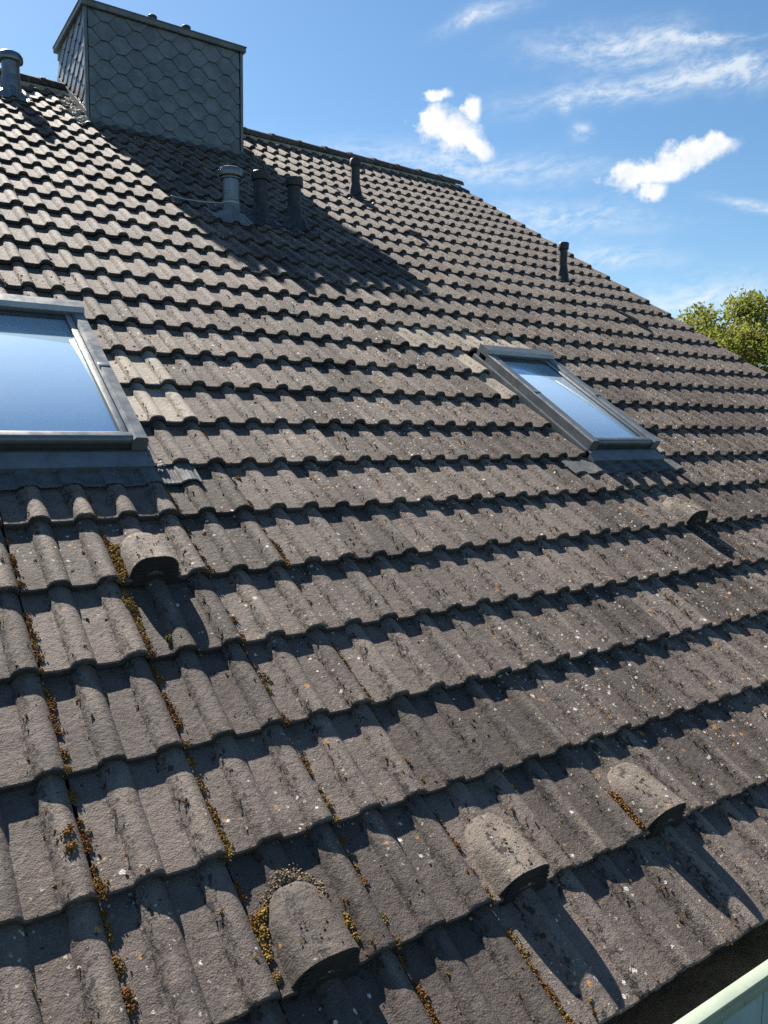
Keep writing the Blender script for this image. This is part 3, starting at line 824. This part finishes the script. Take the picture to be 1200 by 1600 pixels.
# ------------------------------------------------------------------ moss, grit and mortar on the roof
bm = bmesh.new(); bmesh.ops.create_icosphere(bm, subdivisions=1, radius=1.0)
ICO_V = np.array([v.co[:] for v in bm.verts]); ICO_F = [tuple(v.index for v in f.verts) for f in bm.faces]; bm.free()
OCT_V = np.array([(1, 0, 0), (-1, 0, 0), (0, 1, 0), (0, -1, 0), (0, 0, 1), (0, 0, -1)], float)
OCT_F = [(0, 2, 4), (2, 1, 4), (1, 3, 4), (3, 0, 4), (2, 0, 5), (1, 2, 5), (3, 1, 5), (0, 3, 5)]
class Cloud:
    """collects small lumps given in the roof frame into one mesh"""
    def __init__(s): s.V = []; s.F = []; s.c = 0
    def lump(s, p, r, flat=.7, ico=True, stretch=None):
        B, F = (ICO_V, ICO_F) if ico else (OCT_V, OCT_F)
        A = B * (r * (1 + .35 * rng.standard_normal((len(B), 1)).clip(-1.5, 1.5)))
        if stretch is not None: A = A * np.array(stretch)
        q, _ = np.linalg.qr(rng.standard_normal((3, 3)))
        A = A @ q; A[:, 2] *= flat
        A = A + np.array(p); s.V.append(A); s.F.extend(tuple(i + s.c for i in f) for f in F); s.c += len(B)
    def tuft(s, p, size, n, high=.6, r=(.0014, .0034)):
        for _ in range(n):
            d = rng.standard_normal(3) * size * .42
            s.lump((p[0] + d[0], p[1] + d[1], p[2] + abs(d[2]) * high), rng.uniform(*r), .9)
    def obj(s, name, m, parent=None):
        V = np.concatenate(s.V)
        W = np.stack([V[:, 0], V[:, 1] * CP - V[:, 2] * SP, EAVE + V[:, 1] * SP + V[:, 2] * CP], 1)
        o = W.mean(0); o[2] = W[:, 2].min()
        me = mesh(name, W - o, s.F, m)
        return link(name, me, parent, tuple(o))
def surf(u, v):
    """top of the tiles at (u, v): the course whose exposed face covers v"""
    r = math.floor(v / G); return prof(u % K) - TILT * (v - r * G)
moss = Cloud()
def joint_moss(k, r, f0, f1, dens, size):
    """moss packed in the side joint k of course r between fractions f0..f1 of its exposed length"""
    f = f0
    while f < f1:
        if rng.random() < dens:
            u = k * K + rng.normal(.001, .0016); v = (r + f) * G
            sz = size * rng.uniform(.5, 1.25)
            moss.tuft((u, v, -TILT * f * G + .0005), sz, int(8 + sz * 2300), .42, (.0012, .0031))
        f += rng.uniform(.012, .028)
        if rng.random() < .13: f += rng.uniform(.04, .18)
JM = {(0, 0): .95, (0, 1): .8, (0, 2): .8, (0, 3): .9, (0, 4): .7, (0, 5): .7, (1, 1): .35, (1, 2): .95, (1, 3): .8, (1, 4): .98, (1, 5): .98, (1, 6): .6,
      (2, 0): .8, (2, 1): .5, (2, 2): .4, (2, 3): .35, (2, 4): .25, (2, 5): .7, (2, 6): .5, (3, 0): .75, (3, 1): .45, (3, 2): .3, (3, 3): .5, (3, 4): .25, (3, 5): .7, (3, 6): .35, (-1, 2): .5, (-1, 3): .6, (-1, 4): .8, (-1, 5): .9}
for r in range(0, 25):
    for k in range(-3, 17):
        d = JM.get((k, r))
        big = .0175 if d and d > .6 else .0140
        if d is None:
            d = rng.choice([0, .10, .2, .35, .6]) * (1.0 if r < 9 else .6); big = .0085
        if d <= 0 or (7 <= r <= 10 and (-2 <= k <= 2 or 10 < k < 13)): continue
        joint_moss(k, r, .02, .93, d, big)
# crumbs of moss on the tile faces, mostly at the feet of the rolls
for _ in range(2300):
    k = rng.integers(-3, 18); r = int(rng.integers(0, 13)); f = rng.uniform(.02, .74)
    u = (k + rng.choice([.27, .77]) + rng.normal(0, .025)) * K if rng.random() < .7 else rng.uniform(-.8, 5.4)
    v = (r + f) * G
    if 7 <= r <= 10 and (-.66 < u < .62 or 3.1 < u < 3.85): continue
    s = rng.gamma(2.2, .0016) + .001
    moss.tuft((u, v, surf(u, v)), min(s, .009), int(3 + min(s, .009) * 1500), .5, (.0010, .0024))
for k_, r_ in VENTS:
    for _ in range(12):
        s_ = rng.uniform(-.7, .7); t_ = rng.uniform(.05, .8); v = r_ * G + .014 + .205 * t_
        n_ = -TILT * .225 * t_ + (.080 - .038 * t_) * max(0, 1 - abs(s_) ** 3.4) ** .52 + .004
        moss.tuft((k_ * K + .113 + s_ * .088 * (1 - max(0, (t_ - .45) / .55) ** 2.6) ** .5, v, n_), rng.gamma(2, .0014) + .001, int(rng.integers(3, 12)), .5, (.0009, .0022))
tag(moss.obj('moss', M_MOSS), 'brown and yellow moss packed into the joints between the roof tiles', 'moss', kind='stuff')
grit = Cloud()
for _ in range(2600):
    r = int(rng.integers(0, 14)); f = rng.uniform(.01, .75); u = rng.uniform(-.9, 5.6)
    if rng.random() < .6: u = (math.floor(u / .15) + rng.choice([.50, .56, .04, .98])) * .15 + rng.normal(0, .004)
    v = (r + f) * G
    if 7 <= r <= 10 and (-.66 < u < .62 or 3.1 < u < 3.85): continue
    s = rng.gamma(2.0, .0010) + .0007
    grit.lump((u, v, surf(u, v) + s * .3), min(s, .006), .6, False, (1, rng.uniform(.5, 1), .8))
for _ in range(150):      # dry twigs and leaf stalks
    r = int(rng.integers(0, 10)); f = rng.uniform(.02, .7); u = rng.uniform(-.6, 4.4); v = (r + f) * G
    if 7 <= r <= 10 and (-.66 < u < .62 or 3.1 < u < 3.85): continue
    grit.lump((u, v, surf(u, v) + .002), rng.uniform(.006, .012), .3, False, (1, .12, .12))
tag(grit.obj('grit', M_GRIT), 'loose grit, crumbs and bits of twig lying on the roof tiles', 'grit', kind='stuff')
rub = Cloud()
for _ in range(170):      # broken mortar fillet at the left cheek of the chimney
    v = rng.uniform(8.15, 9.3); u = 1.62 - abs(rng.normal(0, .07)); s = rng.uniform(.008, .030)
    rub.lump((u, v, surf(u, v) + s * .3), s, .55)
for u_, v0_, v1_ in ((3.118, 2.36, 2.46), (3.845, 2.34, 2.44), (.625, 2.33, 2.38)):
    for _ in range(14):
        v = rng.uniform(v0_, v1_); s = rng.uniform(.004, .011); rub.lump((u_ + rng.normal(0, .008), v, .005), s, .6)
tag(rub.obj('mortar_rubble', M_MORTAR), 'crumbled pale mortar beside the chimney and skylights', 'rubble', kind='stuff')

def clump(spots, m, label, name='moss_clump', r=(.0013, .0031)):
    c = Cloud()
    for u, v, s, n in spots: c.tuft((u, v, surf(u, v)), s, int(n * 2.3), .62, r)
    tag(c.obj(name, m), label, 'moss')
def arc(uc, vc, ru, rv, a0, a1, n, s, m_):
    return [(uc + ru * math.cos(R_(a)) + rng.normal(0, .006), vc + rv * math.sin(R_(a)) + rng.normal(0, .006), s * rng.uniform(.45, 1.45), m_) for a in np.linspace(a0, a1, n) if rng.random() > .30]
clump([(-.036, .838, .013, 46), (-.026, .850, .009, 20)], M_MOSSB, 'upper of two brown moss cushions on a tile near the left edge')
clump([(-.037, .798, .014, 52), (-.028, .802, .010, 24)], M_MOSSB, 'lower of two brown moss cushions on a tile near the left edge')
clump([(.377, 1.402, .013, 45)], M_MOSSG, 'small green moss cushion in the shadow of the upper left vent tile')
clump([(.933, 2.262, .012, 40)], M_MOSSY, 'small yellow moss cushion right of the left skylight apron')
clump([(.611, 1.215, .014, 40), (.618, 1.195, .012, 30), (.624, 1.178, .009, 20)], M_MOSSW, 'dry greyish clump of moss on a tile below the left skylight')
clump([(.902, 1.222, .010, 26), (.906, 1.205, .010, 24)], M_MOSSG, 'green moss cushion in a tile joint in the middle of the roof')
# around the hoods of the vent tiles
V0 = 5 * G
clump([(.304 + .018 * i % .04, V0 + .015 + .022 * i, .022, 66) for i in range(9)] + [(.330, V0 + .03, .016, 40), (.326, V0 + .07, .015, 40), (.335, V0 + .15, .013, 30), (.325, V0 + .11, .014, 34)], M_MOSSY, 'thick yellow moss along the left side of the upper left vent tile hood')
clump([(.302, V0 - .035 - .028 * i, .015, 44) for i in range(9)] + [(.300, V0 - .055, .020, 60), (.292, V0 - .10, .022, 70), (.312, V0 - .11, .016, 46)], M_MOSSY, 'yellow moss trailing down the joint below the upper left vent tile')
clump([(.500, V0 + .02 + .02 * i, .008, 16) for i in range(6)], M_MOSSB, 'thin brown moss on the right side of the upper left vent tile hood')
V1 = 1 * G
clump(arc(.410, V1 + .125, .088, .110, 30, 130, 15, .018, 46), M_MOSSW, 'crown of dry moss above the lowest left vent tile hood')
clump(arc(.405, V1 + .11, .096, .10, 130, 190, 9, .016, 36), M_MOSSY, 'yellow moss on the left of the lowest left vent tile hood')
clump(arc(.412, V1 + .07, .098, .12, -15, 52, 11, .014, 34), M_MOSSY, 'yellow moss on the right of the lowest left vent tile hood')
clump([(1.522 + rng.normal(0, .008), V1 + .030 + .018 * i, .019, 52) for i in range(8)], M_MOSSB, 'brown moss stuffed into the left side of the lower right vent tile hood')

# ------------------------------------------------------------------ trees beyond the verge
def leaf_mat(name, a, b_, trans=.35):
    m, t, b = mat(name)
    r = t.new('ShaderNodeNewGeometry').outputs['Random Per Island']
    p = t.new('ShaderNodeNewGeometry').outputs['Position']
    f = t.m('ADD', t.m('MULTIPLY', r, .6), t.m('MULTIPLY', t.step(t.noise(p, .9, 3), .35, .65), .4))
    col = t.mix(f, a, b_)
    t.put(b.inputs['Base Color'], col); b.inputs['Roughness'].default_value = .55; b.inputs['Specular IOR Level'].default_value = .3
    tr = t.new('ShaderNodeBsdfTranslucent'); t.put(tr.inputs[0], col)
    mx = t.new('ShaderNodeMixShader'); mx.inputs[0].default_value = trans
    t.l.new(b.outputs[0], mx.inputs[1]); t.l.new(tr.outputs[0], mx.inputs[2])
    t.l.new(mx.outputs[0], t.n['Material Output'].inputs[0])
    return m
M_LEAF = leaf_mat('sunlit_foliage', rgb(.085, .112, .02), rgb(.265, .265, .05), .5)
M_LEAF2 = leaf_mat('pale_foliage', rgb(.12, .15, .05), rgb(.24, .26, .09), .5)
def tree(x, y, h, rx, rz, m, label, nclump, nleaf, leaf, seed):
    q = np.random.default_rng(seed)
    root = link('tree', None, loc=(x, y, 0)); tag(root, label, 'tree', 'trees beyond the roof')
    czr = h - rz
    bm = bmesh.new()
    def limb(p0, p1, r0, r1, n=7):
        p0, p1 = Vector(p0), Vector(p1); d = (p1 - p0).normalized(); a = d.orthogonal().normalized(); b = d.cross(a)
        A = [bm.verts.new(p0 + (a * math.cos(6.2832 * i / n) + b * math.sin(6.2832 * i / n)) * r0) for i in range(n)]
        B = [bm.verts.new(p1 + (a * math.cos(6.2832 * i / n) + b * math.sin(6.2832 * i / n)) * r1) for i in range(n)]
        for i in range(n): bm.faces.new((A[i], A[(i + 1) % n], B[(i + 1) % n], B[i]))
    limb((0, 0, -.1), (.1, .05, czr * .5), .26, .20); limb((.1, .05, czr * .5), (0, .1, czr), .20, .12)
    cl = []
    for i in range(nclump):
        d = q.standard_normal(3); d /= np.linalg.norm(d); rr = q.uniform(.35, 1.0) ** .6
        c = np.array([d[0] * rx * rr, d[1] * rx * rr, czr + d[2] * rz * rr])
        cl.append((c, q.uniform(.22, .42) * rx * .62))
        if i % 3 == 0:
            limb((0, .1, czr * q.uniform(.6, 1.0)), tuple(c), .06, .012, 5)
    link('trunk', bm_mesh('trunk', bm, M_BARK, 60), root)
    V, F = [], []
    for c, cr in cl:
        n = int(nleaf / nclump)
        for _ in range(n):
            d = q.standard_normal(3); d /= np.linalg.norm(d); p = c + d * cr * (q.uniform(.25, 1.0) ** .5) * np.array([1, 1, 1.0])
            if q.random() < .05: p = c + d * cr * q.uniform(1.0, 1.25)
            s = leaf * q.uniform(.6, 1.3)
            a = q.standard_normal(3); a /= np.linalg.norm(a); b = np.cross(a, q.standard_normal(3)); b /= np.linalg.norm(b)
            i0 = len(V); nrm = np.cross(a, b) * s * .15
            V += [p - a * s, p + b * s * .42 + nrm, p + a * s, p - b * s * .42 + nrm]; F.append((i0, i0 + 1, i0 + 2, i0 + 3))
    link('crown', mesh('crown', V, F, m), root)
    return root
tree(20.0, 11.0, EAVE + 4.9, 2.75, 2.7, M_LEAF, 'full yellow green tree beyond the right verge of the roof', 150, 44000, .075, 4)
tree(25.9, 17.3, EAVE + 5.75, 1.9, 2.3, M_LEAF2, 'paler thinner tree top showing between the roof verge and the full tree', 60, 11000, .08, 8)
